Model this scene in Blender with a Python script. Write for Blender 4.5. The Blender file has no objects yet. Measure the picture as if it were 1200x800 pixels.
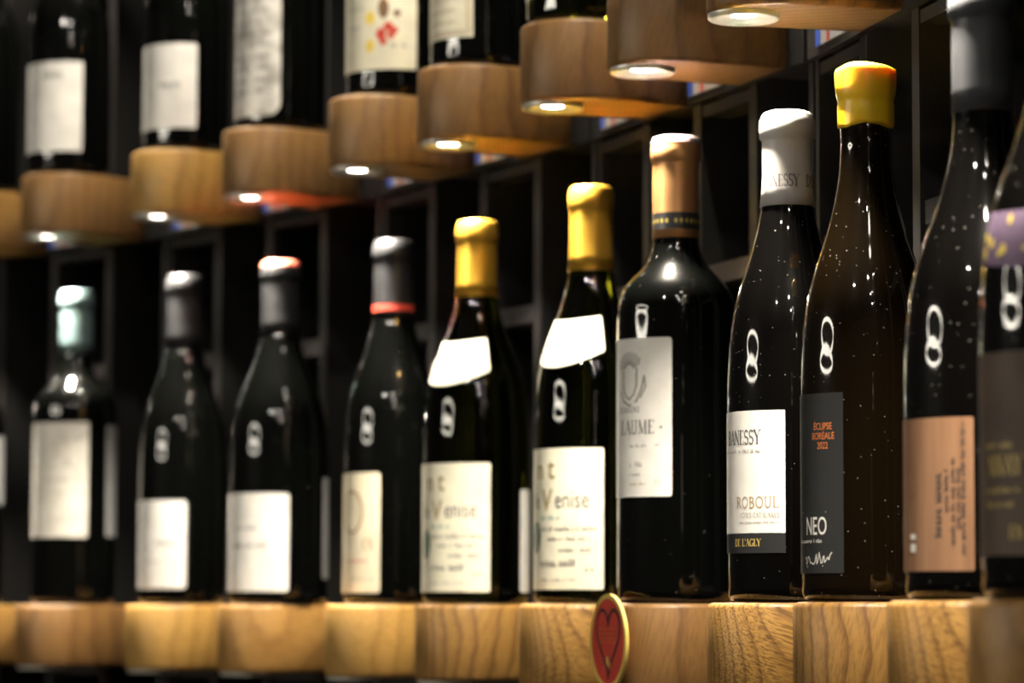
import bpy, bmesh, math, random
from mathutils import Matrix, Vector
random.seed(7)
C = bpy.context.scene.collection
sc = bpy.context.scene
R = math.radians
PI = math.pi

# ------------------------------------------------------------------ camera, world, exposure
ZS = 1.30                                   # height of the lower shelf top above the floor
cam_d = bpy.data.cameras.new('camera')
cam = bpy.data.objects.new('camera', cam_d); C.objects.link(cam)
cam_d.sensor_width = 36.0
cam_d.lens = 3700.0/1200.0*36.0
cam_d.clip_start = 0.02
cam.matrix_world = (Matrix.Translation((0, 0, ZS-0.0065)) @ Matrix.Rotation(PI/2+0.0858, 4, 'X')
                    @ Matrix.Rotation(0.0031, 4, 'Z'))
cam_d.dof.use_dof = True
cam_d.dof.focus_distance = 1.78
cam_d.dof.aperture_fstop = 8.0
cam_d.dof.aperture_blades = 0
sc.camera = cam

w = bpy.data.worlds.new('world'); sc.world = w; w.use_nodes = True
w.node_tree.nodes['Background'].inputs[0].default_value = (1.0, 0.86, 0.70, 1)
w.node_tree.nodes['Background'].inputs[1].default_value = 0.02

sc.view_settings.view_transform = 'Standard'
sc.view_settings.look = 'None'
sc.view_settings.gamma = 1
sc.view_settings.use_curve_mapping = False
sc.cycles.sample_clamp_indirect = 0.0      # keep the light that bright caps throw back up
sc.view_settings.exposure = 0.25

LED_W = 18.0            # watts of each shelf downlight
RING_E = 19.0          # emission of the two ring lamps
RING_Z = (0.47, 0.64)     # heights of the rings above the lower shelf
SPOT_W = 20.0          # added spots, out of view behind the camera
WARM = (1.0, 0.90, 0.74)

# ------------------------------------------------------------------ materials
def mat(name, col, rough=0.5, metal=0.0, **kw):
    m = bpy.data.materials.new(name); m.use_nodes = True
    b = m.node_tree.nodes['Principled BSDF']
    b.inputs['Base Color'].default_value = (*col, 1)
    b.inputs['Roughness'].default_value = rough
    b.inputs['Metallic'].default_value = metal
    for k, v in kw.items():
        b.inputs[k].default_value = v
    return m

def nodes_of(m):
    nt = m.node_tree
    return nt, nt.nodes, nt.links, nt.nodes['Principled BSDF']

def ramp(nodes, stops):
    r = nodes.new('ShaderNodeValToRGB')
    e = r.color_ramp.elements
    e[0].position, e[0].color = stops[0][0], (*stops[0][1], 1)
    e[1].position, e[1].color = stops[1][0], (*stops[1][1], 1)
    for p, c in stops[2:]:
        n = e.new(p); n.color = (*c, 1)
    return r

def oak(name, light, dark, tilt, off, ring=55.0, tick=0.5, warp=0.02):
    """oak: growth rings about a tilted axis, crossed by fine pores running along the fibre"""
    m = mat(name, light, 0.48)
    nt, N, L, b = nodes_of(m)
    tc = N.new('ShaderNodeTexCoord')
    mp = N.new('ShaderNodeMapping')
    mp.inputs['Rotation'].default_value = tilt
    mp.inputs['Location'].default_value = off
    L.new(tc.outputs['Object'], mp.inputs['Vector'])
    nz = N.new('ShaderNodeTexNoise'); nz.inputs['Scale'].default_value = 14; nz.inputs['Detail'].default_value = 2
    L.new(mp.outputs[0], nz.inputs['Vector'])
    add = N.new('ShaderNodeMixRGB'); add.blend_type = 'ADD'; add.inputs[0].default_value = warp
    L.new(mp.outputs[0], add.inputs[1]); L.new(nz.outputs['Color'], add.inputs[2])
    wv = N.new('ShaderNodeTexWave'); wv.wave_type = 'RINGS'; wv.rings_direction = 'Z'; wv.wave_profile = 'SAW'
    wv.inputs['Scale'].default_value = ring; wv.inputs['Distortion'].default_value = 0.7
    wv.inputs['Detail'].default_value = 2; wv.inputs['Detail Scale'].default_value = 1.5
    L.new(add.outputs[0], wv.inputs['Vector'])
    r1 = ramp(N, [(0.0, tuple(0.8*a+0.2*c for a, c in zip(light, dark))), (0.93, dark), (0.25, light), (0.65, tuple(0.8*a+0.2*c for a, c in zip(light, dark))), (1.0, tuple(0.7*a+0.3*c for a, c in zip(light, dark)))])
    L.new(wv.outputs['Fac'], r1.inputs[0])
    m2 = N.new('ShaderNodeMapping'); m2.inputs['Scale'].default_value = (850, 850, 38)
    L.new(mp.outputs[0], m2.inputs['Vector'])
    pz = N.new('ShaderNodeTexNoise'); pz.inputs['Scale'].default_value = 1.0; pz.inputs['Detail'].default_value = 3
    L.new(m2.outputs[0], pz.inputs['Vector'])
    r2 = ramp(N, [(0.36, (0.35, 0.30, 0.25)), (0.56, (1, 1, 1))])
    L.new(pz.outputs['Fac'], r2.inputs[0])
    mx = N.new('ShaderNodeMixRGB'); mx.blend_type = 'MULTIPLY'; mx.inputs[0].default_value = tick
    L.new(r1.outputs[0], mx.inputs[1]); L.new(r2.outputs[0], mx.inputs[2])
    # broad tone patches
    bz = N.new('ShaderNodeTexNoise'); bz.inputs['Scale'].default_value = 9; bz.inputs['Detail'].default_value = 1
    L.new(mp.outputs[0], bz.inputs['Vector'])
    r3 = ramp(N, [(0.3, (0.78, 0.76, 0.74)), (0.7, (1.05, 1.03, 1.0))])
    L.new(bz.outputs['Fac'], r3.inputs[0])
    m3 = N.new('ShaderNodeMixRGB'); m3.blend_type = 'MULTIPLY'; m3.inputs[0].default_value = 1
    L.new(mx.outputs[0], m3.inputs[1]); L.new(r3.outputs[0], m3.inputs[2])
    L.new(m3.outputs[0], b.inputs['Base Color'])
    bp = N.new('ShaderNodeBump'); bp.inputs['Strength'].default_value = 0.25; bp.inputs['Distance'].default_value = 0.0006
    L.new(pz.outputs['Fac'], bp.inputs['Height']); L.new(bp.outputs[0], b.inputs['Normal'])
    return m

OAK = {
    'diag':  oak('oak_slanting_pores', (0.40, 0.218, 0.052), (0.20, 0.098, 0.021), (R(-72), R(3), 0.0), (0.11, 0.05, 0.0), 62, 0.85, 0.004),
    'arc':   oak('oak_growth_rings', (0.36, 0.195, 0.050), (0.17, 0.078, 0.020), (R(14), R(4), 0.4), (0.045, 0.06, 0.0), 38, 0.45, 0.016),
    'plain': oak('oak_plain', (0.38, 0.207, 0.056), (0.27, 0.138, 0.035), (R(4), R(12), 0.9), (0.22, 0.12, 0.0), 22, 0.45),
    'brown': oak('oak_brown', (0.25, 0.130, 0.040), (0.155, 0.074, 0.022), (R(8), R(-8), 0.2), (0.15, -0.1, 0.0), 30, 0.35),
    'mid':   oak('oak_medium', (0.31, 0.168, 0.056), (0.22, 0.112, 0.036), (R(9), R(-14), 0.6), (0.12, -0.16, 0.0), 26, 0.40),
    'gold':  oak('oak_golden', (0.50, 0.29, 0.075), (0.36, 0.195, 0.045), (R(-10), R(25), 1.2), (0.18, 0.02, 0.0), 24, 0.45),
}

def paper(name, col, grain=0.06, scale=60, dark=None):
    m = mat(name, col, 0.62)
    nt, N, L, b = nodes_of(m)
    tc = N.new('ShaderNodeTexCoord'); nz = N.new('ShaderNodeTexNoise')
    nz.inputs['Scale'].default_value = scale; nz.inputs['Detail'].default_value = 4
    L.new(tc.outputs['Object'], nz.inputs['Vector'])
    d = dark or tuple(c*(1-grain*2) for c in col)
    r = ramp(N, [(0.35, d), (0.62, col)])
    L.new(nz.outputs['Fac'], r.inputs[0]); L.new(r.outputs[0], b.inputs['Base Color'])
    return m

WHITE = paper('white_label_paper', (0.80, 0.78, 0.74))
CREAM = paper('cream_label_paper', (0.80, 0.76, 0.60))
IVORY = paper('ivory_label_paper', (0.80, 0.72, 0.54))
OLD = paper('pale_grey_printed_paper', (0.76, 0.74, 0.69), 0.2, 55, (0.36, 0.34, 0.31))
ENGR = paper('engraved_label_paper', (0.76, 0.73, 0.66), 0.1, 45, (0.62, 0.59, 0.52))
SHADEDPAPER = paper('shaded_back_label_paper', (0.26, 0.26, 0.265))  # grey stands in for shade on labels turned away from the light
CHAR = paper('charcoal_label_paper', (0.0075, 0.0078, 0.0092), 0.05)
BROWN = paper('brown_label_paper', (0.095, 0.062, 0.042), 0.15)
PURPLE = paper('purple_label_paper', (0.17, 0.11, 0.19), 0.1)
INK = mat('black_ink', (0.03, 0.028, 0.03), 0.6)
GREYINK = mat('grey_ink', (0.09, 0.085, 0.09), 0.6)
PALEINK = mat('pale_grey_ink', (0.25, 0.24, 0.22), 0.6)
GOLDINK = mat('gold_ink', (0.50, 0.38, 0.08), 0.4, 0.3)
TANINK = mat('tan_ink', (0.36, 0.22, 0.11), 0.5)
DULLGOLD = mat('dull_gold_ink', (0.62, 0.45, 0.11), 0.4)
ORANGE = mat('orange_ink', (0.62, 0.17, 0.03), 0.5)
OLIVE = mat('olive_gold_ink', (0.27, 0.19, 0.035), 0.5)
REDINK = mat('red_ink', (0.55, 0.05, 0.03), 0.5)
SILVERTAN = mat('pale_tan_ink', (0.38, 0.27, 0.16), 0.45)
TEAL = mat('teal_ink', (0.10, 0.30, 0.28), 0.5)
DKGREEN = mat('dark_green_ink', (0.02, 0.09, 0.06), 0.5)
WHITEINK = mat('white_ink', (0.75, 0.74, 0.70), 0.5)
TAGW = mat('tag_card', (0.42, 0.41, 0.40), 0.5)
YELLOWINK = mat('yellow_ink', (0.80, 0.60, 0.10), 0.5)
BROWNINK = mat('brown_ink', (0.20, 0.11, 0.05), 0.5)
BLUEINK = mat('blue_ink', (0.05, 0.12, 0.55), 0.5)

def timber_print():
    m = mat('timber_printed_label', (0.45, 0.24, 0.13), 0.6)
    nt, N, L, b = nodes_of(m)
    tc = N.new('ShaderNodeTexCoord'); mp = N.new('ShaderNodeMapping')
    mp.inputs['Scale'].default_value = (60, 60, 4)
    L.new(tc.outputs['Object'], mp.inputs[0])
    nz = N.new('ShaderNodeTexNoise'); nz.inputs['Scale'].default_value = 1.4; nz.inputs['Detail'].default_value = 3
    L.new(mp.outputs[0], nz.inputs['Vector'])
    r = ramp(N, [(0.32, (0.19, 0.09, 0.043)), (0.68, (0.33, 0.175, 0.092))])
    L.new(nz.outputs['Fac'], r.inputs[0]); L.new(r.outputs[0], b.inputs['Base Color'])
    return m
TIMBER = timber_print()

def glass_dark(name, col, dust=0.0):
    m = mat(name, col, 0.32, 0.0, IOR=1.40)
    m.node_tree.nodes['Principled BSDF'].inputs['Coat Weight'].default_value = 1.0
    m.node_tree.nodes['Principled BSDF'].inputs['Coat Roughness'].default_value = 0.03
    m.node_tree.nodes['Principled BSDF'].inputs['Specular IOR Level'].default_value = 0.035
    if dust:
        nt, N, L, b = nodes_of(m)
        tc = N.new('ShaderNodeTexCoord'); v = N.new('ShaderNodeTexVoronoi')
        v.inputs['Scale'].default_value = 560
        L.new(tc.outputs['Object'], v.inputs['Vector'])
        lt = N.new('ShaderNodeMath'); lt.operation = 'LESS_THAN'; lt.inputs[1].default_value = 0.16
        L.new(v.outputs['Distance'], lt.inputs[0])
        sp = N.new('ShaderNodeSeparateColor'); L.new(v.outputs['Color'], sp.inputs[0])
        gt = N.new('ShaderNodeMath'); gt.operation = 'GREATER_THAN'; gt.inputs[1].default_value = 1-dust
        L.new(sp.outputs[0], gt.inputs[0])
        mu = N.new('ShaderNodeMath'); mu.operation = 'MULTIPLY'
        L.new(lt.outputs[0], mu.inputs[0]); L.new(gt.outputs[0], mu.inputs[1])
        mx = N.new('ShaderNodeMixRGB'); mx.inputs[1].default_value = (*col, 1); mx.inputs[2].default_value = (0.26, 0.24, 0.21, 1)
        L.new(mu.outputs[0], mx.inputs[0]); L.new(mx.outputs[0], b.inputs['Base Color'])
        rr = N.new('ShaderNodeMapRange'); rr.inputs['To Min'].default_value = 0.32; rr.inputs['To Max'].default_value = 0.6
        L.new(mu.outputs[0], rr.inputs['Value']); L.new(rr.outputs[0], b.inputs['Roughness'])
    return m

GL_BLACK = glass_dark('black_bottle_glass', (0.0012, 0.0014, 0.0012), 0.03)
GL_DUSTY = glass_dark('dusty_black_bottle_glass', (0.0015, 0.0013, 0.0012), 0.09)
GL_GREEN = mat('green_bottle_glass', (0.10, 0.11, 0.008), 0.03, 0.0, IOR=1.5)
GL_GREEN.node_tree.nodes['Principled BSDF'].inputs['Transmission Weight'].default_value = 1.0
GL_AMBER = glass_dark('brown_dusty_bottle_glass', (0.0050, 0.0028, 0.0009), 0.10)

BLACKFOIL = mat('black_capsule_foil', (0.013, 0.013, 0.015), 0.38)
GREYFOIL = mat('dark_grey_capsule_foil', (0.045, 0.047, 0.053), 0.42)
GREENFOIL = mat('grey_green_capsule_foil', (0.10, 0.15, 0.155), 0.36, 0.2)
GOLDFOIL = mat('gold_capsule_foil', (0.75, 0.42, 0.05), 0.33, 0.75)
COPPERFOIL = mat('copper_capsule_foil', (0.50, 0.25, 0.10), 0.36, 0.6)
MAUVEFOIL = mat('mauve_capsule_top', (0.33, 0.25, 0.27), 0.35, 0.3)
REDFOIL = mat('red_capsule_top', (0.62, 0.13, 0.085), 0.36)
WHITEFOIL = mat('pale_grey_capsule', (0.44, 0.42, 0.41), 0.42)
WAX = mat('yellow_wax', (0.84, 0.53, 0.015), 0.34)
WAX.node_tree.nodes['Principled BSDF'].inputs['Subsurface Weight'].default_value = 0.12
WAX.node_tree.nodes['Principled BSDF'].inputs['Subsurface Radius'].default_value = (1.0, 0.5, 0.08)
WAX.node_tree.nodes['Principled BSDF'].inputs['Subsurface Scale'].default_value = 0.006
DARKWOOD = mat('black_stained_board', (0.0036, 0.0033, 0.0034), 0.65)
BOARD_EDGE = mat('grey_shelf_edge', (0.036, 0.032, 0.032), 0.5)
EDGE = mat('charcoal_board_edge', (0.0125, 0.0110, 0.0108), 0.5)
BACKBOARD = mat('black_back_board', (0.003, 0.003, 0.003), 0.8)
CHROME = mat('satin_steel_trim', (0.62, 0.60, 0.54), 0.35, 0.5)
FLOORM = mat('dark_floor', (0.05, 0.045, 0.04), 0.5)
CEILM = mat('dark_ceiling', (0.06, 0.055, 0.05), 0.8)
MEDRED = paper('red_card', (0.58, 0.05, 0.028), 0.1, 80)
MEDGOLD = mat('yellow_card_edge', (0.62, 0.44, 0.10), 0.5)

def emitter(name, col, s):
    m = bpy.data.materials.new(name); m.use_nodes = True
    N = m.node_tree.nodes; N.clear()
    e = N.new('ShaderNodeEmission'); o = N.new('ShaderNodeOutputMaterial')
    e.inputs[0].default_value = (*col, 1); e.inputs[1].default_value = s
    m.node_tree.links.new(e.outputs[0], o.inputs[0])
    return m
LENS = emitter('lit_downlight_lens', (1.0, 0.93, 0.80), 30)
RINGM = emitter('lit_ring_tube', (1.0, 0.93, 0.78), RING_E)
SPOTM = emitter('lit_added_spot', (1.0, 0.93, 0.80), 160)

# ------------------------------------------------------------------ helpers
def link(name, me, m, parent=None):
    o = bpy.data.objects.new(name, me); C.objects.link(o)
    if m is not None and not me.materials: me.materials.append(m)
    if parent is not None: o.parent = parent
    return o

def mesh(name, verts, faces, smooth=False):
    me = bpy.data.meshes.new(name); me.from_pydata([tuple(v) for v in verts], [], faces); me.update()
    if smooth: me.polygons.foreach_set('use_smooth', [True]*len(me.polygons))
    return me

def tag(o, label=None, cat=None, group=None, kind=None):
    if label: o['label'] = label
    if cat: o['category'] = cat
    if group: o['group'] = group
    if kind: o['kind'] = kind
    return o

def empty(name, loc, rz=0.0):
    o = bpy.data.objects.new(name, None); C.objects.link(o)
    o.location = loc; o.rotation_euler = (0, 0, rz); o.empty_display_size = 0.03
    return o

def box_mesh(name, x0, x1, y0, y1, z0, z1):
    v = [(x, y, z) for x in (x0, x1) for y in (y0, y1) for z in (z0, z1)]
    f = [(0, 1, 3, 2), (4, 6, 7, 5), (0, 4, 5, 1), (2, 3, 7, 6), (0, 2, 6, 4), (1, 5, 7, 3)]
    return mesh(name, v, f)

def lathe(name, prof, seg=40, caps=True, smooth=True):
    V, F = [], []
    for r, z in prof:
        for k in range(seg):
            a = 2*PI*k/seg
            V.append((r*math.sin(a), -r*math.cos(a), z))
    for i in range(len(prof)-1):
        for k in range(seg):
            k2 = (k+1) % seg
            F.append((i*seg+k, i*seg+k2, (i+1)*seg+k2, (i+1)*seg+k))
    if caps:
        F.append(tuple(range(seg-1, -1, -1)))
        F.append(tuple((len(prof)-1)*seg+k for k in range(seg)))
    return mesh(name, V, F, smooth)

def torus(name, Rr, r, seg=72, ring=12):
    V, F = [], []
    for i in range(seg):
        a = 2*PI*i/seg
        for j in range(ring):
            b = 2*PI*j/ring
            q = Rr+r*math.cos(b)
            V.append((q*math.cos(a), q*math.sin(a), r*math.sin(b)))
    for i in range(seg):
        for j in range(ring):
            i2, j2 = (i+1) % seg, (j+1) % ring
            F.append((i*ring+j, i2*ring+j, i2*ring+j2, i*ring+j2))
    return mesh(name, V, F, True)

# ------------------------------------------------------------------ layout: cabinets stand on a polygon that bends round the room
W, TH, DL = 0.3706, 0.81292, 0.13229          # cabinet width, heading of the first, turn per cabinet
SP, OFF = 0.16103, 0.03817                    # spacing of the two blocks on a cabinet, their shift off its middle
BR, BL, BT, GAP = 0.039, 0.10777, 0.05695, 0.35   # block half width, length, thickness; clear height between rows
ROW = GAP+BT
VX = [Vector((-0.58847, 3.26387))]
for k in range(6):
    a = TH+k*DL
    VX.append(VX[-1]+W*Vector((math.cos(a), -math.sin(a))))

def facet(k):
    a = TH+k*DL
    return a, Vector((math.cos(a), -math.sin(a))), Vector((-math.sin(a), -math.cos(a)))

def column(i):
    k = (i+1)//2
    side = -1 if i % 2 == 1 else 1
    a, t, n = facet(k)
    c = (VX[k]+VX[k+1])/2+(side*SP/2+OFF)*t
    return k, a, t, n, c

# ------------------------------------------------------------------ room shell
fl = link('floor', box_mesh('floor', -6, 3, -4, 6, -0.05, 0), FLOORM); tag(fl, 'dark shop floor under the wine shelves', 'floor', kind='structure')
ce = link('ceiling', box_mesh('ceiling', -6, 3, -4, 6, 3.2, 3.25), CEILM); tag(ce, 'dark shop ceiling above the wine shelves', 'ceiling', kind='structure')

# ------------------------------------------------------------------ cabinets
CAB_H = 2.56
POST_T, DEPTH, REC = 0.012, 0.30, 0.006
cw = (W-0.004)/4
post_me = box_mesh('post', -POST_T/2, POST_T/2, REC, DEPTH, 0, CAB_H)
end_me = box_mesh('post', -POST_T/4, POST_T/4, REC, DEPTH, 0, CAB_H)
board_me = box_mesh('shelf_board', -(cw-POST_T)/2, (cw-POST_T)/2, REC+0.003, DEPTH-0.012, -0.007, 0.007)
rail_me = box_mesh('rail', -(cw-POST_T)/2, (cw-POST_T)/2, REC+0.001, 0.03, -0.008, 0)
band_me = box_mesh('band', -(W-0.006)/2, (W-0.006)/2, 0.0, REC, 0, BT)
deck_me = box_mesh('deck', -(cw-POST_T)/2, (cw-POST_T)/2, REC, DEPTH-0.012, 0.004, BT)
back_me = box_mesh('back_panel', -(W-0.006)/2, (W-0.006)/2, DEPTH-0.012, DEPTH, 0, CAB_H)
for me in (post_me, end_me, board_me, rail_me):          # lighter edging on the front edges
    me.materials.append(DARKWOOD); me.materials.append(BOARD_EDGE if me is board_me else EDGE)
    for p in me.polygons:
        if p.normal.y < -0.9: p.material_index = 1
cab_labels = [
    'black latticed wine cabinet at the far left end of the curved wall',
    'black latticed wine cabinet behind the black capped and red capped bottles',
    'black latticed wine cabinet behind the bottle with red banded black capsule',
    'black latticed wine cabinet behind the copper capped square shouldered bottle',
    'black latticed wine cabinet behind the yellow wax sealed bottle',
    'black latticed wine cabinet at the right edge behind the grey capsule bottle',
]
for k in range(6):
    a, t, n = facet(k)
    mid = (VX[k]+VX[k+1])/2
    # local x runs along the front, local y into the wall
    cab = empty('wine_cabinet', (mid.x, mid.y, 0), -a)
    tag(cab, cab_labels[k], 'cabinet', 'wine cabinets round the curved wall')
    for j in range(5):
        x = -W/2+0.002+j*cw
        if j == 0: x += POST_T/4
        if j == 4: x -= POST_T/4
        p = link('post', end_me if j in (0, 4) else post_me, DARKWOOD, cab); p.location = (x, 0, 0)
    b = link('back_panel', back_me, BACKBOARD, cab)
    for r in range(-3, 3):
        z = ZS-BT+r*ROW
        b = link('band', band_me, DARKWOOD, cab); b.location = (0, 0, z)
        for j in range(4):
            x = -W/2+0.002+(j+0.5)*cw
            d = link('deck', deck_me, DARKWOOD, cab); d.location = (x, 0, z)
            if j in (1, 3): continue                 # the cells behind the blocks are open full height
            q = link('rail', rail_me, DARKWOOD, cab); q.location = (x, 0, z-0.002)
            if -1 <= r <= 2:
                s = link('shelf_board', board_me, DARKWOOD, cab); s.location = (x, 0, z-0.122)

# ------------------------------------------------------------------ oak blocks with downlights
def block_mesh():
    """tongue: straight sides, half-round nose towards -Y, softened edges; origin on the top above the nose centre"""
    b = 0.0032
    tail = BL-BR
    def outline(ins):
        r = BR-ins
        pts = [(r, tail)]
        for q in range(25):
            an = PI*q/24
            pts.append((r*math.cos(an), -r*math.sin(an)))
        pts.append((-r, tail))
        return pts
    rings = [(b, -BT), (b*0.3, -BT+b*0.3), (0, -BT+b), (0, -b), (b*0.3, -b*0.3), (b, 0)]
    V, F = [], []
    n = 27
    for ins, z in rings:
        V += [(x, y, z) for x, y in outline(ins)]
    for i in range(len(rings)-1):
        for k in range(n):
            k2 = (k+1) % n
            F.append((i*n+k2, i*n+k, (i+1)*n+k, (i+1)*n+k2))
    F.append(tuple(range(n)))
    F.append(tuple((len(rings)-1)*n+k for k in range(n-1, -1, -1)))
    me = mesh('block', V, F)
    bm = bmesh.new(); bm.from_mesh(me); bmesh.ops.recalc_face_normals(bm, faces=bm.faces); bm.to_mesh(me); bm.free()
    me.polygons.foreach_set('use_smooth', [len(p.vertices) == 4 for p in me.polygons])
    return me
blk_me = block_mesh()
blk_by = {}
for key, m in OAK.items():
    me = blk_me.copy(); me.materials.append(m); blk_by[key] = me
trim_me = lathe('trim', [(0.0078, -0.0006), (0.0083, -0.0010), (0.0150, -0.0022), (0.0205, -0.0034), (0.0215, -0.0026), (0.0215, 0.0)], 40, False)
lens_me = lathe('lens', [(0.0005, -0.0010), (0.005, -0.0009), (0.0079, -0.0006)], 32, True)
spot_d = bpy.data.lights.new('shelf_downlight', 'SPOT')
spot_d.energy = LED_W; spot_d.color = WARM; spot_d.spot_size = R(90); spot_d.spot_blend = 0.8; spot_d.shadow_soft_size = 0.009
LED_F = 0.0172
up_w = {-1: 'plain', 0: 'mid', 1: 'gold', 2: 'mid', 3: 'mid', 4: 'brown', 5: 'brown', 6: 'brown', 7: 'brown', 8: 'plain', 9: 'diag', 10: 'brown'}
lo_w = {-1: 'plain', 0: 'brown', 1: 'gold', 2: 'plain', 3: 'gold', 4: 'arc', 5: 'diag', 6: 'brown', 7: 'diag', 8: 'arc', 9: 'diag', 10: 'plain'}
up_l = {
    -1: 'oak block cut off by the left edge of the upper shelf row',
    0: 'oak block under the upper bottle whose label has one dark line near its top',
    1: 'pale golden oak block under the upper bottle with a small squarish white label',
    2: 'oak block under the upper bottle with mottled grey round-cornered label',
    3: 'oak block under the upper bottle with a coloured emblem on its label',
    4: 'brown oak block under the upper bottle with a double-framed label',
    5: 'brown oak block under the topmost green glass bottle base',
    6: 'brown oak block with lit downlight hanging over the copper capped bottle',
    7: 'brown oak block at the top edge over the pale capsule bottle',
    8: 'oak block above the frame over the yellow wax sealed bottle',
    9: 'oak block above the frame over the dark grey capsule bottle',
    10: 'oak block above the frame over the bottle cut by the right edge',
}
lo_l = {
    -1: 'oak block cut off by the left edge of the lower shelf row',
    0: 'oak block carrying the grey green capped bottle at the left',
    1: 'bright golden oak block carrying the small-labelled black capped bottle',
    2: 'oak block carrying the bottle with the red capsule top',
    3: 'golden oak block carrying the bottle with red banded black capsule',
    4: 'oak block carrying the farther gold capped bottle',
    5: 'oak block carrying the nearer gold capped bottle, left of the red heart card',
    6: 'brown oak block wearing the red heart card on its nose',
    7: 'oak block with slanting pores carrying the pale grey capsule bottle',
    8: 'oak block with curved growth rings carrying the yellow wax sealed bottle',
    9: 'oak block with slanting grain carrying the timber-print label bottle',
    10: 'oak block at the lower right corner cut by the frame',
}
def shelf_block(i, row, key, label):
    k, a, t, n, c = column(i)
    p = c+n*(BL-BR+.0006)
    z = ZS+row*ROW
    root = empty('shelf_block', (p.x, p.y, z), -a)
    tag(root, label, 'shelf block', 'oak shelf blocks of the %s row' % ('lower', 'upper', 'top')[row])
    link('block', blk_by[key], None, root)
    tr = link('downlight', trim_me, CHROME, root); tr.location = (0, -LED_F, -BT)
    link('lens', lens_me, LENS, tr)
    s = bpy.data.objects.new('shelf_downlight', spot_d); C.objects.link(s); s.parent = root
    s.location = (0, -LED_F, -BT-0.0045)
    return root
for i in range(-1, 11):
    shelf_block(i, 0, lo_w[i], lo_l[i])
    shelf_block(i, 1, up_w[i], up_l[i])

# ------------------------------------------------------------------ hanging rings of the room, added spots behind the camera
ch = empty('ring_chandelier', (-2.32, 1.37, 3.2))
tag(ch, 'two lit rings one above the other hung from the ceiling amid the round room', 'chandelier')
for zr in RING_Z:
    o = link('ring', torus('ring', 0.58, 0.021), RINGM, ch); o.location = (0, 0, ZS+zr-3.2)
cab_me = lathe('cable', [(0.002, ZS+RING_Z[0]-3.2), (0.002, 0)], 8)
for q in range(3):
    an = 2*PI*q/3
    cb = link('cable', cab_me, BLACKFOIL, ch); cb.location = (0.58*math.cos(an), 0.58*math.sin(an), 0)
sp_d = bpy.data.lights.new('added_spot', 'SPOT')  # added lamps: light from the camera side and highlights down the bottle necks
sp_d.energy = SPOT_W; sp_d.color = (1.0, 0.93, 0.81); sp_d.spot_size = R(110); sp_d.spot_blend = 0.6; sp_d.shadow_soft_size = 0.032
can_me = lathe('added_spot', [(0.05, 0), (0.055, 0.002), (0.055, 0.12), (0.03, 0.13)], 24, False)
can_lens = lathe('lens', [(0.0005, 0.004), (0.04, 0.004)], 24, True)
for q, (x, y) in enumerate([(0.05, -0.5), (0.25, -1.3), (0.45, -2.2), (-1.2, -0.4)]):
    z = 3.2-0.13
    o = link('added_spot', can_me, BLACKFOIL); o.location = (x, y, z)
    tag(o, 'added black spot lamp, out of view, '+('nearest behind the camera', 'second behind the camera', 'farthest behind the camera', 'far left of the camera, towards the hanging rings')[q], 'lamp', 'added spots behind the photographer')
    link('lens', can_lens, SPOTM, o)
    dd = sp_d.copy(); dd.energy = SPOT_W*(0.6, 0.6, 0.6, 2.4)[q]
    s = bpy.data.objects.new('added_spot_light', dd); C.objects.link(s)
    s.location = (x, y, z-0.005)
    d = Vector((0.0, 2.2, ZS))-Vector((x, y, z))
    s.rotation_euler = d.to_track_quat('-Z', 'Y').to_euler()
top_d = spot_d.copy(); top_d.energy = LED_W*0.45; top_d.spot_size = R(110)
# lamps of the third row of blocks, just above the frame, over the upper bottles
for i in range(-1, 7):
    k, a, t, n, c = column(i)
    p = c+n*(BL-BR+LED_F)
    s = bpy.data.objects.new('top_row_downlight', top_d); C.objects.link(s); s.location = (p.x, p.y, ZS+2*ROW-BT-0.005)

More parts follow.
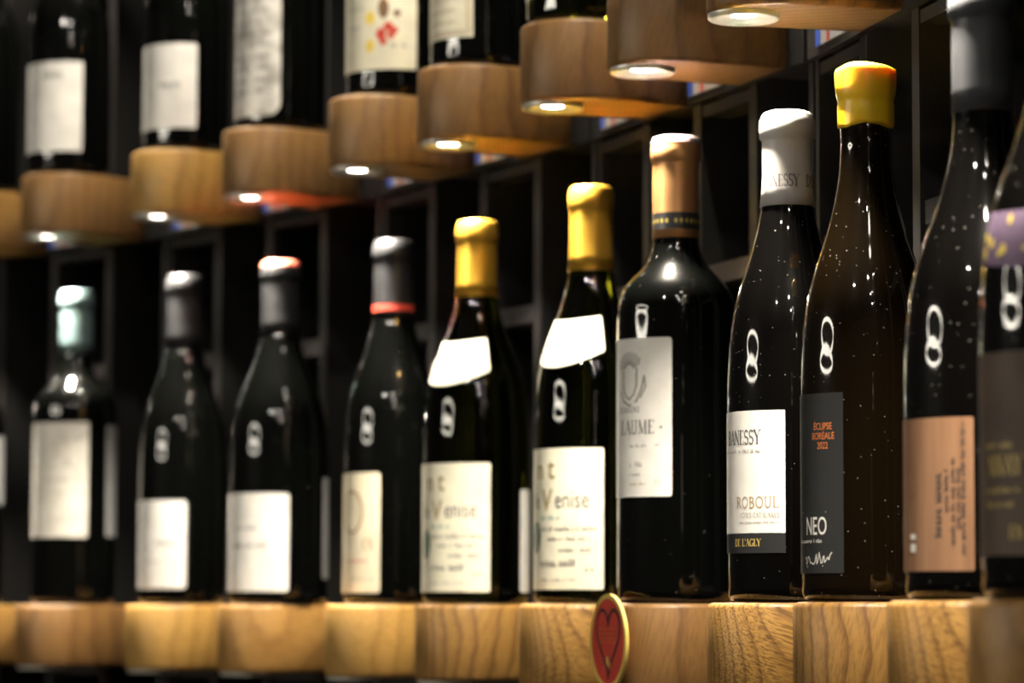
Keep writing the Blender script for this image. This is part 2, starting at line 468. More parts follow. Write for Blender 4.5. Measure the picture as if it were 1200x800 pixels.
# ------------------------------------------------------------------ lettering
def arc(cx, cy, rx, ry, a0, a1, n=9):
    return [(cx+rx*math.cos(R(a0+(a1-a0)*i/n)), cy+ry*math.sin(R(a0+(a1-a0)*i/n))) for i in range(n+1)]
TK, TN = 0.17, 0.06
def ser(x, y, w_=0.3): return ([(x-w_/2, y), (x+w_/2, y)], TN)
GLY = {
    'A': (.80, [([(.06, 0), (.40, 1)], TN), ([(.40, 1), (.74, 0)], TK), ([(.18, .34), (.60, .34)], TN), ser(.06, .02), ser(.74, .02)]),
    'B': (.68, [([(.14, 0), (.14, 1)], TK), (arc(.2, .75, .34, .24, 90, -90), .12), (arc(.2, .26, .40, .25, 90, -90), .13), ser(.1, .02, .2), ser(.1, .98, .2)]),
    'C': (.74, [(arc(.40, .5, .34, .49, 45, 315, 16), .12), ([(.66, .62), (.66, .9)], TN)]),
    'D': (.78, [([(.14, 0), (.14, 1)], TK), (arc(.2, .5, .48, .48, 90, -90, 14), .13), ser(.1, .02, .2), ser(.1, .98, .2)]),
    'E': (.64, [([(.14, 0), (.14, 1)], TK), ([(.05, .97), (.56, .97)], TN), ([(.05, .03), (.58, .03)], TN), ([(.14, .52), (.45, .52)], TN), ([(.56, .8), (.56, 1)], TN), ([(.58, 0), (.58, .2)], TN)]),
    'G': (.80, [(arc(.42, .5, .36, .49, 45, 330, 16), .12), ([(.70, .05), (.70, .42)], .13), ser(.68, .42)]),
    'I': (.34, [([(.17, 0), (.17, 1)], TK), ser(.17, .02), ser(.17, .98)]),
    'L': (.60, [([(.14, 0), (.14, 1)], TK), ([(.05, .03), (.56, .03)], TN), ([(.56, 0), (.56, .22)], TN), ser(.14, .98)]),
    'M': (.96, [([(.12, 0), (.14, 1)], TN), ([(.14, 1), (.46, .05)], TK), ([(.46, .05), (.80, 1)], TN), ([(.82, 0), (.80, 1)], TK), ser(.12, .02), ser(.82, .02)]),
    'N': (.84, [([(.12, 0), (.12, 1)], TN), ([(.12, 1), (.70, 0)], TK), ([(.70, 0), (.70, 1)], TN), ser(.12, .02), ser(.70, .98)]),
    'O': (.86, [(arc(.43, .5, .37, .49, 0, 360, 20), .12)]),
    'R': (.72, [([(.14, 0), (.14, 1)], TK), (arc(.2, .74, .36, .25, 90, -90), .12), ([(.34, .5), (.68, .0)], .14), ser(.12, .02), ser(.1, .98, .2)]),
    'S': (.58, [(arc(.29, .74, .21, .24, 30, 270, 12)+arc(.29, .26, .23, .25, 90, -150, 12), .12)]),
    'T': (.68, [([(.34, 0), (.34, 1)], TK), ([(.04, .97), (.64, .97)], TN), ([(.04, .8), (.04, 1)], TN), ([(.64, .8), (.64, 1)], TN), ser(.34, .02)]),
    'U': (.78, [([(.14, 1), (.14, .3)]+arc(.38, .3, .24, .29, 180, 360, 10)+[(.62, 1)], .12), ser(.14, .98), ser(.62, .98)]),
    'V': (.78, [([(.06, 1), (.40, 0)], TK), ([(.40, 0), (.72, 1)], TN), ser(.06, .98), ser(.72, .98)]),
    'Y': (.76, [([(.06, 1), (.38, .48)], TK), ([(.38, .48), (.70, 1)], TN), ([(.38, .48), (.38, 0)], TK), ser(.38, .02), ser(.06, .98), ser(.70, .98)]),
    "'": (.22, [([(.1, 1), (.1, .75)], .1)]),
    ' ': (.40, []),
}
GLY['Ô'] = (GLY['O'][0], GLY['O'][1]+[([(.25, 1.1), (.43, 1.28), (.61, 1.1)], .08)])
GLY['É'] = (GLY['E'][0], GLY['E'][1]+[([(.24, 1.1), (.44, 1.3)], .09)])

class Sheet:
    """flat drawing in metres (u along the label, v up) that is wrapped round a bottle"""
    def __init__(self): self.V, self.F = [], []
    def poly(self, pts):
        b = len(self.V); self.V += pts; self.F.append(tuple(range(b, b+len(pts))))
    def ribbon(self, pts, wd):
        for (x0, y0), (x1, y1) in zip(pts, pts[1:]):
            dx, dy = x1-x0, y1-y0
            l = math.hypot(dx, dy) or 1e-9
            ex, ey = dx/l*wd*0.25, dy/l*wd*0.25
            px, py = -dy/l*wd/2, dx/l*wd/2
            self.poly([(x0-ex+px, y0-ey+py), (x0-ex-px, y0-ey-py), (x1+ex-px, y1+ey-py), (x1+ex+px, y1+ey+py)])
    def serif(self, text, u, v, h, sq=0.8, gap=0.06, align='l'):
        tot = sum((GLY[c][0]+gap)*h*sq for c in text)
        if align == 'r': u -= tot
        if align == 'c': u -= tot/2
        for c in text:
            wd, st = GLY[c]
            for pts, t in st:
                self.ribbon([(u+x*h*sq, v+y*h) for x, y in pts], t*h*0.8)
            u += (wd+gap)*h*sq
        return self
    def sans(self, text, u, v, h, sq=0.8, align='l', shear=0.0, off=0.0):
        me = text_mesh(text, off)
        co = [x.co for x in me.vertices]
        x0, x1 = min(c.x for c in co), max(c.x for c in co)
        tot = (x1-x0)*h*sq/0.73
        if align == 'r': u -= tot
        if align == 'c': u -= tot/2
        b = len(self.V)
        self.V += [(u+((c.x-x0)*sq+shear*c.y)*h/0.73, v+c.y*h/0.73) for c in co]
        self.F += [tuple(b+i for i in p.vertices) for p in me.polygons]
        return self
    def words(self, u0, u1, v, h, seed, fill=0.9):
        """a line of print too small to read: short uneven strokes"""
        rn = random.Random(seed)
        u = u0
        while u < u1:
            n = rn.randint(3, 8)
            for _ in range(n):
                x = h*rn.uniform(.35, .7)
                if u+x > u1: break
                hh = h*rn.choice((.7, .7, .7, 1.0))
                if rn.random() < fill:
                    self.poly([(u, v), (u+x*.45, v), (u+x*.45, v+hh), (u, v+hh)])
                    if rn.random() < .6:
                        self.poly([(u+x*.45, v), (u+x*.9, v), (u+x*.9, v+h*.22), (u+x*.45, v+h*.22)])
                u += x
            u += h*.6
        return self
    def ellipse(self, u, v, a, b, n=18):
        self.poly([(u+a*math.cos(2*PI*i/n), v+b*math.sin(2*PI*i/n)) for i in range(n)]); return self
    def oval(self, u, v, a, b, wd, n=28):
        self.ribbon([(u+a*math.cos(2*PI*i/n), v+b*math.sin(2*PI*i/n)) for i in range(n+1)], wd); return self
    def rect(self, u0, v0, u1, v1):
        k = max(1, int((u1-u0)/0.0025))
        for i in range(k):
            a, b = u0+(u1-u0)*i/k, u0+(u1-u0)*(i+1)/k
            self.poly([(a, v0), (b, v0), (b, v1), (a, v1)])
        return self
    def turn(self, u, v):
        """quarter turn about (u, v), for print running up the bottle"""
        self.V = [(u-(y-v), v+(x-u)) for x, y in self.V]; return self

_tm = {}
def text_mesh(text, off):
    if (text, off) in _tm: return _tm[text, off]
    cu = bpy.data.curves.new('lettering', 'FONT'); cu.body = text; cu.resolution_u = 3; cu.offset = off
    o = bpy.data.objects.new('lettering_source', cu); C.objects.link(o)
    bpy.context.view_layer.update()
    dg = bpy.context.evaluated_depsgraph_get()
    me = bpy.data.meshes.new_from_object(o.evaluated_get(dg))
    bpy.data.objects.remove(o); bpy.data.curves.remove(cu)
    bm = bmesh.new(); bm.from_mesh(me)
    bmesh.ops.triangulate(bm, faces=bm.faces)
    for _ in range(2):
        bmesh.ops.subdivide_edges(bm, edges=[e for e in bm.edges if e.calc_length() > 0.35], cuts=1)
        bmesh.ops.triangulate(bm, faces=bm.faces)
    bm.to_mesh(me); bm.free()
    _tm[text, off] = me
    return me

# ------------------------------------------------------------------ bottles
BURG = [(.118, 1.0), (.132, .985), (.151, .93), (.165, .85), (.178, .71), (.190, .54), (.203, .35), (.219, .16), (.235, .04), (.250, 0.0)]
BORD = [(.184, 1.0), (.193, .985), (.200, .92), (.206, .80), (.211, .63), (.216, .42), (.222, .21), (.230, .07), (.242, 0.0)]

def smooth_curve(pts, n=4):
    out = []
    P = [pts[0]]+pts+[pts[-1]]
    for i in range(1, len(P)-2):
        for s in range(n):
            t = s/n
            o = []
            for d in (0, 1):
                p0, p1, p2, p3 = P[i-1][d], P[i][d], P[i+1][d], P[i+2][d]
                o.append(.5*((2*p1)+(-p0+p2)*t+(2*p0-5*p1+4*p2-p3)*t*t+(-p0+3*p1-3*p2+p3)*t**3))
            out.append(tuple(o))
    out.append(pts[-1])
    return out

class Bottle:
    def __init__(self, i, row, setback, label, shape='burg', rad=.039, H=.296, neck=.0142, dz=0.0, glass=None, cap_z=.233, name='wine_bottle'):
        k, a, t, n, c = column(i)
        p = c+n*(BL-BR-setback)
        z = ZS+row*ROW
        self.rad, self.H, self.neck = rad, H, neck
        sh = BURG if shape == 'burg' else BORD
        prof = [(z_+dz, neck+f*(rad-neck)) for z_, f in sh]
        self.prof = [(0, rad-.003), (.0035, rad), (prof[0][0]-.03, rad)]+smooth_curve(prof)+[(H, neck)]
        self.root = empty(name, (p.x, p.y, z+.0003), math.atan2(-p.x, p.y))
        tag(self.root, label, 'bottle', 'bottles on the %s shelf row' % ('lower', 'upper')[row])
        pr = [(rad*.72, .0025), (rad-.0045, .0002), (rad-.002, .0012), (rad-.0004, .004), (rad, .008)]
        pr += [(r, z_) for z_, r in self.prof if .008 < z_ < H-.006]+[(neck, H-.005), (neck-.003, H-.003)]
        self.body = link('glass_body', lathe('glass_body', pr, 48), glass or GL_BLACK, self.root)
        self.cap_z = cap_z
    def r(self, z):
        P = self.prof
        for (z0, r0), (z1, r1) in zip(P, P[1:]):
            if z0 <= z <= z1: return r0+(r1-r0)*(z-z0)/max(1e-9, z1-z0)
        return P[-1][1]
    def capsule(self, m, name='capsule', top=None, collar=.0012, z0=None, foot=None):
        z0 = z0 or self.cap_z
        H, nk = self.H, self.neck+.0007
        r0 = self.r(z0)+.0007
        g = [(max(r0, nk)+.0001, z0)]
        for s in (.25, .5, .75):
            z = z0+(H-.018-z0)*s
            g.append((max(self.r(z)+.0007, nk), z))
        g += [(nk, H-.0185), (nk+.0002, H-.0175), (nk+collar, H-.0162), (nk+collar+.0002, H-.011), (nk+collar, H-.0055), (nk+collar*.6, H-.0048),
              (nk+collar*.3, H-.0030), (nk-.0008, H-.0010), (nk-.0028, H-.0002), (nk-.006, H), (.001, H+.0001)]
        o = link(name, lathe(name, g, 40), m, self.root)
        self.cap = o
        if top is not None:
            d = .00025
            ring = [(r_+d, z_) for r_, z_ in g if z_ >= H-.0056]
            ring[0] = (ring[0][0], H-.0052)
            ring += [(.0008, H+.0004)]
            t = link('capsule_top', lathe('capsule_top', ring, 40), top, o)
        return o
    def wax(self, m):
        H, nk = self.H, self.neck+.0012
        g = [(nk+.0002, self.cap_z-.001), (nk+.0004, self.cap_z+.0008), (nk+.0003, H-.0215), (nk, H-.0195), (nk+.0004, H-.0185), (nk+.0013, H-.016), (nk+.0016, H-.011),
             (nk+.0014, H-.004), (nk+.0012, H-.0012), (nk-.001, H), (nk-.005, H-.0002), (.001, H-.0004)]
        me = lathe('wax_seal', g, 48)
        rn = random.Random(3)
        ph = [rn.uniform(0, 6) for _ in range(4)]
        for v in me.vertices:
            a = math.atan2(v.co.x, -v.co.y)
            if v.co.z < H-.03: v.co.z += .0011*math.sin(3*a+ph[0])+.0006*math.sin(7*a+ph[1])
            if v.co.z > H-.006: v.co.z += .0009*math.sin(2*a+ph[2])
            s = 1+.018*math.sin(4*a+ph[3]+v.co.z*300)
            v.co.x *= s; v.co.y *= s
        self.cap = link('wax_seal', me, m, self.root)
        return self.cap
    def stripe(self, z0, z1, m, name='capsule_band'):
        d = .00105
        g = [(max(self.r(z), self.neck)+d, z) for z in (z0, (z0+z1)/2, z1)]
        return link(name, lathe(name, g, 40, False), m, self.cap)
    def patch(self, name, phi0, phi1, z0, z1, m, corner=.002, parent=None, off=.0003, sag=0.0, nz=6):
        """a label wrapped round the glass between two angles (degrees, 0 facing the camera aisle)"""
        n = max(6, int(abs(phi1-phi0)/4))
        V, F = [], []
        rr = self.r((z0+z1)/2)
        L_ = R(phi1-phi0)*rr
        us = sorted(set([L_*i/n for i in range(n+1)]+[corner*s for s in (.1, .3, .6, 1)]+[L_-corner*s for s in (.1, .3, .6, 1)]))
        for u in us:
            e = min(u, L_-u)
            cut = corner-math.sqrt(max(0, corner**2-(corner-e)**2)) if e < corner else 0
            dr = sag*math.sin(PI*u/L_)
            for j in range(nz+1):
                z = z0-dr+cut+(z1-z0+dr*.75-2*cut)*j/nz
                a = R(phi0)+u/rr
                r_ = self.r(z)+off
                V.append((r_*math.sin(a), -r_*math.cos(a), z))
        q = nz+1
        for i in range(len(us)-1):
            for j in range(nz):
                F.append((i*q+j, (i+1)*q+j, (i+1)*q+j+1, i*q+j+1))
        return link(name, mesh(name, V, F, True), m, parent or self.root)
    def draw(self, sheet, phi, m, parent, name='lettering', off=.00045, capsule=False):
        V = []
        for u, z in sheet.V:
            rr = self.r(z)+off if not capsule else max(self.r(z), self.neck)+.0011
            a = R(phi)+u/self.rad if not capsule else R(phi)+u/rr
            V.append((rr*math.sin(a), -rr*math.cos(a), z))
        o = link(name, mesh(name, V, sheet.F), m, parent)
        if name == 'small_print': o['kind'] = 'stuff'
        return o

S = Sheet
# --- lower row, from left to right
b = Bottle(-1, 0, .001, 'bottle almost cut off by the left edge, its pale back label just showing', 'bord', .038, .30, dz=-.01)
b.capsule(BLACKFOIL)
b.patch('front_label', -100, 10, .063, .165, WHITE)
b.patch('back_label', 40, 130, .098, .165, SHADEDPAPER)

b = Bottle(0, 0, .0179, 'square shouldered bottle with grey green capsule and tall engraved white label', 'bord', .0392, .300, .0150, dz=-.006, cap_z=.238)
b.capsule(GREENFOIL)
lb = b.patch('front_label', -118, 19, .063, .171, ENGR, .001)
s = S()
rn = random.Random(5)
for q in range(16):
    u = rn.uniform(-.026, .004); v = rn.uniform(.125, .160)
    s.ribbon([(u, v), (u+rn.uniform(.003, .009), v+rn.uniform(-.003, .004)), (u+rn.uniform(.006, .012), v+rn.uniform(-.004, .004))], .0006)
s.words(-.03, .006, .116, .0022, 1); s.words(-.028, .002, .105, .0016, 2); s.words(-.03, .004, .078, .0016, 3)
b.draw(s, 0, PALEINK, lb, 'small_print')
b.patch('back_label', 49, 140, .064, .169, SHADEDPAPER)

b = Bottle(1, 0, .0115, 'slope shouldered bottle with black capsule and short white label, second bottle in the lower row', 'burg', .0388, .297, .0150, cap_z=.231)
b.capsule(BLACKFOIL)
lb = b.patch('front_label', -100, 6, .014, .092, WHITE, .003)
b.draw(S().serif('DOMAINE', -.004, .052, .0045, .8, .08, 'r'), 0, GREYINK, lb)
b.draw(S().words(-.04, -.014, .037, .002, 4), 0, PALEINK, lb, 'small_print')

b = Bottle(2, 0, .0140, 'bottle with red capsule top and plain white label', 'burg', .0425, .296, .0152, cap_z=.231)
b.capsule(BLACKFOIL, top=REDFOIL)
lb = b.patch('front_label', -95, 12, .011, .094, WHITE, .003)
s = S(); s.words(-.045, -.017, .063, .0035, 6); s.words(-.045, -.008, .048, .0045, 7)
b.draw(s, 0, GREYINK, lb, 'small_print')
b.patch('back_label', 62, 130, .022, .108, SHADEDPAPER)

b = Bottle(3, 0, .0153, 'bottle with black capsule ringed red and cream label with a round emblem', 'burg', .0390, .294, .0150, cap_z=.231)
b.capsule(BLACKFOIL); b.stripe(.2355, .2405, REDINK)
lb = b.patch('front_label', -110, -14, .009, .104, IVORY, .002)
b.draw(S().oval(-.037, .073, .0115, .0165, .0022), 0, TANINK, lb, 'emblem')
b.draw(S().serif('EN', -.014, .043, .0085, .75, .1, 'r'), 0, TANINK, lb)
s = S(); s.words(-.04, -.018, .033, .003, 8); b.draw(s, 0, REDINK, lb, 'small_print')
s = S(); s.words(-.04, -.014, .019, .002, 9); b.draw(s, 0, PALEINK, lb, 'small_print')

def gold_cap_bottle(i, setback, rad, H, phi, z0, z1, label, back):
    b = Bottle(i, 0, setback, label, 'burg', rad, H, .0145, glass=GL_GREEN, cap_z=.233)
    b.capsule(GOLDFOIL, collar=.0009)
    w_ = 112
    lb = b.patch('front_label', phi-w_, phi, z0, z1, CREAM, .0015)
    hh = z1-z0
    def v(f): return z0+hh*f
    ur = R(phi)*rad                                  # right edge of the label
    b.draw(S().sans('n', ur-.0550, v(.785), .0150, .86, 'l', .0, .012), 0, OLIVE, lb)
    b.draw(S().sans('t', ur-.0425, v(.785), .0160, .95, 'l', .0, .004), 0, OLIVE, lb)
    b.draw(S().sans('le', ur-.0590, v(.575), .0120, .66, 'l', .0, .004), 0, GREYINK, lb)
    b.draw(S().sans('V', ur-.0490, v(.560), .0155, .78, 'l', .05, .010), 0, OLIVE, lb)
    b.draw(S().sans('enise', ur-.0352, v(.575), .0132, .70, 'l', .0, .0), 0, GREYINK, lb)
    b.draw(S().words(ur-.05, ur-.030, v(.495), .0028, 21), 0, TEAL, lb, 'small_print')
    s = S()
    s.words(ur-.050, ur-.003, v(.415), .0030, 22); s.words(ur-.042, ur-.008, v(.345), .0030, 23)
    s.words(ur-.032, ur-.003, v(.265), .0032, 24); s.words(ur-.050, ur-.018, v(.165), .0048, 25, 1.0)
    s.words(ur-.013, ur-.006, v(.125), .0028, 26)
    b.draw(s, 0, GREYINK, lb, 'small_print')
    b.draw(S().words(ur-.05, ur-.018, v(.06), .0020, 27), 0, PALEINK, lb, 'small_print')
    b.draw(S().ellipse(ur-.0565, v(.37), .006, .011), 0, DKGREEN, lb, 'emblem')
    b.patch('neck_label', -106, 17, .1745, .2000, CREAM, .0012, sag=.011, nz=10)
    if back: b.patch('back_label', 55, 150, .009, .086, WHITE)
    return b
gold_cap_bottle(4, .0073, .0405, .292, 15, .0090, .1050, 'farther of the two gold capped green glass bottles with cream labels', True)
gold_cap_bottle(5, .0113, .0397, .294, 13, .0095, .1070, 'nearer of the two gold capped green glass bottles with cream labels', False)

b = Bottle(6, 0, .0061, 'square shouldered bottle with copper capsule and white crest label', 'bord', .0386, .306, .0146, cap_z=.238)
b.capsule(COPPERFOIL, top=MAUVEFOIL, collar=.0010)
b.stripe(.2435, .2545, BLACKFOIL)
st = S()
for q in range(26):
    st.ellipse(q*.0037, .249, .0011, .0016, 8)
b.draw(st, 0, GOLDINK, b.cap, 'capsule_print', capsule=True)
lb = b.patch('front_label', -112, -4, .068, .1705, WHITE, .002)
s = S()
cx = -.0345
for q in range(10):                                   # plumed shield
    an = R(20+q*15)
    s.ribbon([(cx+.004*math.cos(an), .150+.004*math.sin(an)), (cx+.010*math.cos(an+.15), .150+.009*math.sin(an+.15)), (cx+.013*math.cos(an+.4), .150+.012*math.sin(an+.4))], .0009)
s.ribbon([(cx-.007, .151), (cx-.007, .140), (cx-.004, .134), (cx, .131), (cx+.004, .134), (cx+.007, .140), (cx+.007, .151), (cx-.007, .151)], .0012)
for q in range(7):
    s.ribbon([(cx-.006, .149-q*.0022), (cx+.006, .147-q*.0022)], .0007)
s.ribbon([(cx-.010, .137), (cx-.006, .130), (cx, .127), (cx+.007, .130), (cx+.011, .138), (cx+.013, .146)], .0014)
s.ribbon([(cx+.013, .146), (cx+.014, .139), (cx+.010, .132)], .0012)
b.draw(s, 0, PALEINK, lb, 'crest')
b.draw(S().serif('DOMAINE', -.0240, .1225, .0036, .85, .25, 'r'), 0, GREYINK, lb)
s = S().serif('LAUME', -.0135, .1085, .0088, .80, .10, 'r'); s.ellipse(-.0098, .1125, .0009, .0009, 10)
b.draw(s, 0, GREYINK, lb)
s = S(); s.words(-.034, -.019, .1000, .0022, 31); s.words(-.014, -.009, .1005, .0018, 32); s.words(-.034, -.020, .0875, .0032, 33); s.words(-.034, -.023, .0815, .0024, 34)
b.draw(s, 0, PALEINK, lb, 'small_print')
b.draw(S().words(-.034, -.019, .0755, .0018, 35), 0, TANINK, lb, 'small_print')
b.draw(S().sans('75cl', -.0125, .0755, .0040, .6, 'c', .15, -.01), 0, PALEINK, lb)

b = Bottle(7, 0, .0091, 'slim bottle with pale grey lettered capsule and white label over a black strip', 'burg', .0362, .2920, .0143, dz=.004, cap_z=.2345, glass=GL_DUSTY)
b.capsule(WHITEFOIL, collar=.0016)
b.draw(S().serif('BANESSY', .0075, .2455, .0072, .66, .05, 'r'), 0, GREYINK, b.cap, capsule=True)
b.draw(S().serif('DOMAINE', .0125, .2455, .0072, .66, .05, 'l'), 0, GREYINK, b.cap, capsule=True)
lb = b.patch('front_label', -112, -3, .0400, .1115, WHITE, .0006)
stp = b.patch('label_strip', -112, -3, .0285, .0402, CHAR, .0004, lb)
b.draw(S().serif('BANESSY', -.0165, .0920, .0082, .72, .03, 'r'), 0, GREYINK, lb)
b.draw(S().words(-.050, -.0165, .0870, .0020, 41), 0, PALEINK, lb, 'small_print')
b.draw(S().serif('ROBOUL', -.0052, .0548, .0064, .92, .10, 'r'), 0, SILVERTAN, lb)
b.draw(S().serif('CÔTES CATALANES', -.0052, .0490, .0028, .80, .10, 'r'), 0, PALEINK, lb)
b.draw(S().words(-.033, -.0052, .0458, .0013, 42), 0, PALEINK, lb, 'small_print')
b.draw(S().serif("DE L'AGLY", -.0165, .0325, .0042, .78, .06, 'r'), 0, DULLGOLD, lb, off=.0006)

b = Bottle(8, 0, .0015, 'bottle sealed with yellow wax, charcoal label with orange and white lettering', 'burg', .0362, .2915, .0140, dz=-.003, cap_z=.2590, glass=GL_AMBER)
b.wax(WAX)
lb = b.patch('front_label', -125, -21, .0150, .1110, CHAR, .0004)
for tx, v_ in (('ÉCLIPSE', .0915), ('BORÉALE', .0863), ('2022', .0812)):
    b.draw(S().sans(tx, -.0262, v_, .0038, .74, 'c', 0, .006), 0, ORANGE, lb)
b.draw(S().sans('NEO', -.0235, .0355, .0100, .62, 'r', 0, .004), 0, WHITEINK, lb)
s = S().words(-.050, -.0245, .0312, .0020, 51); s.ribbon([(-.046, .0475), (-.024, .0475)], .0004)
b.draw(s, 0, WHITEINK, lb, 'small_print')
s = S()
rn = random.Random(12)
u = -.042
pts = []
while u < -.0195:
    pts.append((u, .0225+rn.uniform(-.003, .0035))); u += rn.uniform(.0004, .0014)
s.ribbon(pts, .0005); s.ribbon([(-.040, .0185), (-.026, .0188)], .0004)
b.draw(s, 0, WHITEINK, lb, 'signature')

b = Bottle(9, 0, .0085, 'bottle with dark grey capsule and timber patterned label', 'burg', .0392, .2975, .0142, dz=-.014, cap_z=.2345, glass=GL_DUSTY)
b.capsule(GREYFOIL, collar=.0014)
lb = b.patch('front_label', -108, -8.5, .0135, .0855, TIMBER, .0012)
s = S()
ur = -R(8.5)*.0392
rn = random.Random(77)
for q, (du, l, h) in enumerate(((.0042, .062, .0016), (.0066, .030, .0016), (.0092, .044, .0018), (.0125, .022, .0018), (.0162, .034, .0030))):
    u0 = .0495-l/2+rn.uniform(-.004, .004)
    t = S().words(u0, u0+l, 0, h*1.35, 60+q, 1.0)
    s.F += [tuple(i+len(s.V) for i in f) for f in t.F]
    s.V += [(ur-du-y, x) for x, y in t.V]
b.draw(s, 0, INK, lb, 'small_print')
b.draw(S().rect(ur-.0385, .0225, ur-.0335, .0265).rect(ur-.0385, .0285, ur-.0335, .0310), 0, WHITEINK, lb, 'stamp')
b.draw(S().rect(ur-.0375, .050, ur-.0345, .0565).rect(ur-.0375, .069, ur-.0360, .0705), 0, BROWNINK, lb, 'stamp')

b = Bottle(10, 0, .0058, 'bottle cut by the right edge with brown gold-lettered label and purple neck label', 'burg', .0392, .296, .0145, dz=-.006, cap_z=.233, glass=GL_DUSTY)
b.capsule(BLACKFOIL)
lb = b.patch('front_label', -112, 20, .018, .104, BROWN, .001)
b.draw(S().serif('CHARDONNAY'[6:], -.0215, .0520, .0080, .72, .08, 'r'), 0, DULLGOLD, lb)
b.draw(S().serif('EN', -.0285, .0250, .0055, .8, .10, 'l'), 0, DULLGOLD, lb)
s = S(); s.words(-.044, -.024, .0635, .0026, 71); s.words(-.044, -.022, .0445, .0026, 72); s.words(-.044, -.026, .0385, .0024, 73)
b.draw(s, 0, DULLGOLD, lb, 'small_print')
nl = b.patch('neck_label', -75, 40, .143, .165, PURPLE, .002, sag=.004, nz=10)
s = S()
rn = random.Random(9)
for q in range(14):
    s.ellipse(rn.uniform(-.05, .02), rn.uniform(.146, .164), rn.uniform(.001, .003), rn.uniform(.001, .0025), 9)
b.draw(s, 0, YELLOWINK, nl, 'emblem')

# --- upper row
b = Bottle(-1, 1, .011, 'bottle at the left edge of the upper row, mostly out of frame', 'burg', .039, .296)
b.capsule(BLACKFOIL)
b = Bottle(0, 1, .0055, 'upper bottle with white label bearing one dark line near its top', 'burg', .0392, .296)
b.capsule(BLACKFOIL)
lb = b.patch('front_label', -100, 18, .0205, .1060, WHITE, .0012)
b.draw(S().serif('DOMAINE', -.006, .0905, .0052, .75, .06, 'r'), 0, INK, lb)
b = Bottle(1, 1, .0105, 'upper bottle with small squarish white label, one grey line across its middle', 'burg', .0388, .296)
b.capsule(BLACKFOIL)
lb = b.patch('front_label', -100, 14, .0190, .0960, WHITE, .002)
b.draw(S().serif('DOMAINE', -.004, .0560, .0042, .85, .10, 'r'), 0, GREYINK, lb)
b = Bottle(2, 1, .0120, 'upper bottle with tall mottled grey label rounded at the corner', 'burg', .0392, .296, dz=.02)
b.capsule(BLACKFOIL)
lb = b.patch('front_label', -110, 0, .0100, .1280, OLD, .011)
s = S()
for q in range(9):
    s.words(-.055, -.006, .030+q*.010, .0050, 90+q, .8)
b.draw(s, 0, PALEINK, lb, 'small_print')
b = Bottle(3, 1, .0148, 'upper bottle with cream label showing a yellow, brown and red emblem', 'burg', .0392, .296)
b.capsule(BLACKFOIL)
lb = b.patch('front_label', -100, 27, .0205, .1100, CREAM, .001)
ex = -.009
s = S().ellipse(ex, .0700, .0045, .0085); s.ellipse(ex+.011, .0660, .003, .003); b.draw(s, 0, BROWNINK, lb, 'emblem')
s = S()
for du, v_, a_, b_ in ((.004, .055, .004, .004), (-.002, .049, .004, .005), (.006, .048, .003, .003), (.000, .043, .003, .003), (.009, .052, .003, .003)):
    s.ellipse(ex+du, v_, a_, b_)
b.draw(s, 0, REDINK, lb, 'emblem')
s = S().ellipse(ex-.0115, .0625, .0045, .0055); s.ellipse(ex-.0115, .0400, .0040, .0055); b.draw(s, 0, YELLOWINK, lb, 'emblem')
s = S(); s.words(ex+.004, ex+.019, .0385, .0045, 97, .8); s.words(-.045, -.026, .070, .0025, 98); s.words(-.045, -.030, .055, .0025, 99)
b.draw(s, 0, PALEINK, lb, 'small_print')
b = Bottle(4, 1, .0102, 'upper bottle with ivory label framed by a double line', 'burg', .0392, .296)
b.capsule(BLACKFOIL)
lb = b.patch('front_label', -112, -9, .0205, .1050, CREAM, .0005)
s = S()
for d in (.0028, .0050):
    ur = -R(9)*.0392-d
    s.ribbon([(ur, .0205+d), (ur, .103)], .0007)
    for q in range(12):
        s.ribbon([(ur-q*.005, .0205+d), (ur-(q+1)*.005, .0205+d)], .0007)
for q in range(6):
    s.words(-.055, -.018, .032+q*.009, .0022, 110+q)
b.draw(s, 0, TANINK, lb, 'small_print')
b = Bottle(5, 1, .0045, 'upper green glass bottle, only its foot and white label bottom in view', 'burg', .0397, .296, glass=GL_GREEN)
b.capsule(GOLDFOIL)
b.patch('front_label', -112, 17, .0175, .1050, WHITE, .001)

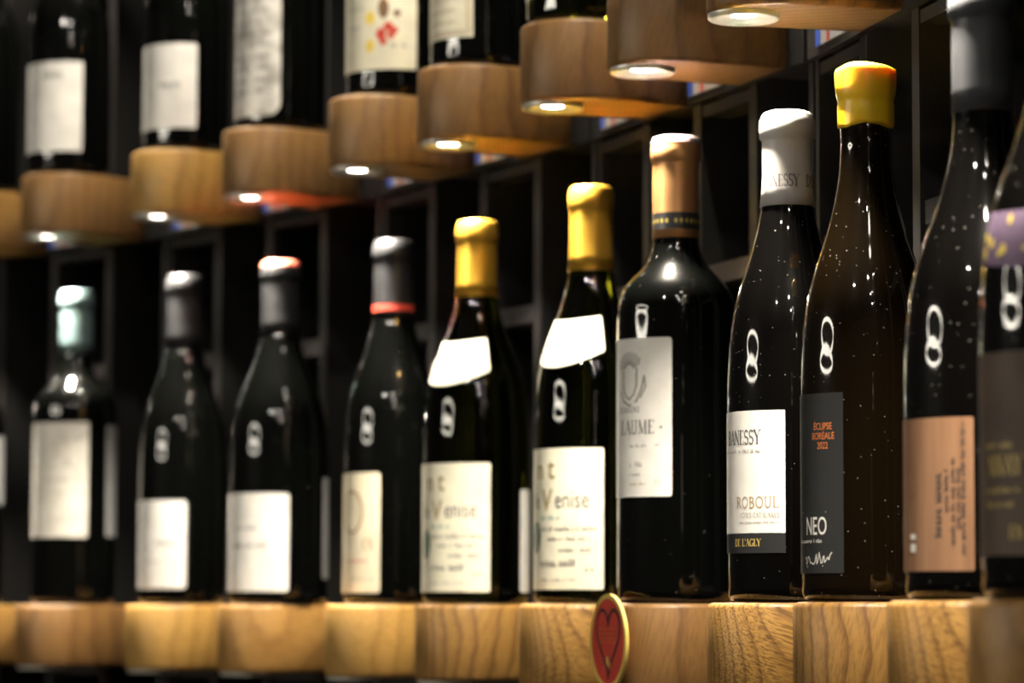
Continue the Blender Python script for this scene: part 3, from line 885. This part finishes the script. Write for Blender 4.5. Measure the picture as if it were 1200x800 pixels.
# ------------------------------------------------------------------ price tags on the band of the upper row
tag_me = box_mesh('price_tag', -.030, .030, -.0012, 0, 0, .040)
tag_lab = {
    -1: 'small white price tag with blue and red stripes at the far left under the upper row',
    0: 'small striped price tag left of the block under the one dark line label bottle',
    1: 'small striped price tag left of the pale golden upper block',
    2: 'small striped price tag beneath the block of the mottled label bottle',
    3: 'small striped price tag beneath the block of the coloured emblem bottle',
    4: 'small striped price tag beneath the block of the double framed label bottle',
    5: 'small striped price tag beneath the block of the green glass bottle',
    6: 'small striped price tag above the copper capped bottle',
    7: 'small striped price tag nearest the camera, left of the yellow wax seal',
}
for i in range(0, 8):
    k, a, t, n, c = column(i)
    p = c-t*(BR+.050)
    o = link('price_tag', tag_me, TAGW); o.location = (p.x, p.y, ZS+GAP+.005); o.rotation_euler = (0, 0, -a)
    tag(o, tag_lab[i], 'price tag', 'striped price tags along the upper band')
    for nm, x0, x1, m in (('blue_stripe', -.030, -.021, BLUEINK), ('red_stripe', -.0085, -.0035, REDINK)):
        link(nm, box_mesh(nm, x0, x1, -.0014, -.0003, .0001, .0399), m, o)

# ------------------------------------------------------------------ heart card on the nose of a lower block
k, a, t, n, c = column(6)
p = c+n*(BL+.0012)
med = empty('heart_card', (p.x, p.y, ZS-.0245), -a)
tag(med, 'round red card with yellow rim and black heart on an oak block nose', 'card')
MR = .0305
def disc(name, r0, r1, y0, y1, m, parent, n=48):
    V, F = [], []
    for r_, y in ((r0, y0), (r0, y1), (r1, y1), (r1, y0)):
        V += [(r_*math.sin(2*PI*i/n), y, r_*math.cos(2*PI*i/n)) for i in range(n)]
    for j in range(3):
        for i in range(n):
            F.append((j*n+i, j*n+(i+1) % n, (j+1)*n+(i+1) % n, (j+1)*n+i))
    F += [(3*n+i, 3*n+(i+1) % n, (i+1) % n, i) for i in range(n)]
    return link(name, mesh(name, V, F), m, parent)
disc('rim', MR, MR-.0030, 0, -.0022, MEDGOLD, med)
disc('red_face', MR-.0030, .0002, -.0002, -.0016, MEDRED, med)
s = S()
hp = []
for q in range(41):
    x = 2*PI*q/40
    hx = 16*math.sin(x)**3
    hy = 13*math.cos(x)-5*math.cos(2*x)-2*math.cos(3*x)-math.cos(4*x)
    hp.append((hx/17*.0205, (hy+2.5)/17*.0240 if hy > 0 else (hy+2.5)/17*.0275))
s.ribbon(hp, .0022)
link('heart_outline', mesh('heart_outline', [(u, -.0019, v) for u, v in s.V], s.F), INK, med)
s = S()
for q, v_ in enumerate((.0075, .0045, .0015, -.0010)):
    s.words(-.015, .015, v_, .0019, 130+q)
link('lettering', mesh('lettering', [(u, -.0019, v) for u, v in s.V], s.F), ORANGE, med)
s = S().ellipse(-.001, -.0125, .0022, .0030); s.ellipse(.003, -.0155, .0014, .0024)
link('emblem', mesh('emblem', [(u, -.0019, v) for u, v in s.V], s.F), DULLGOLD, med)
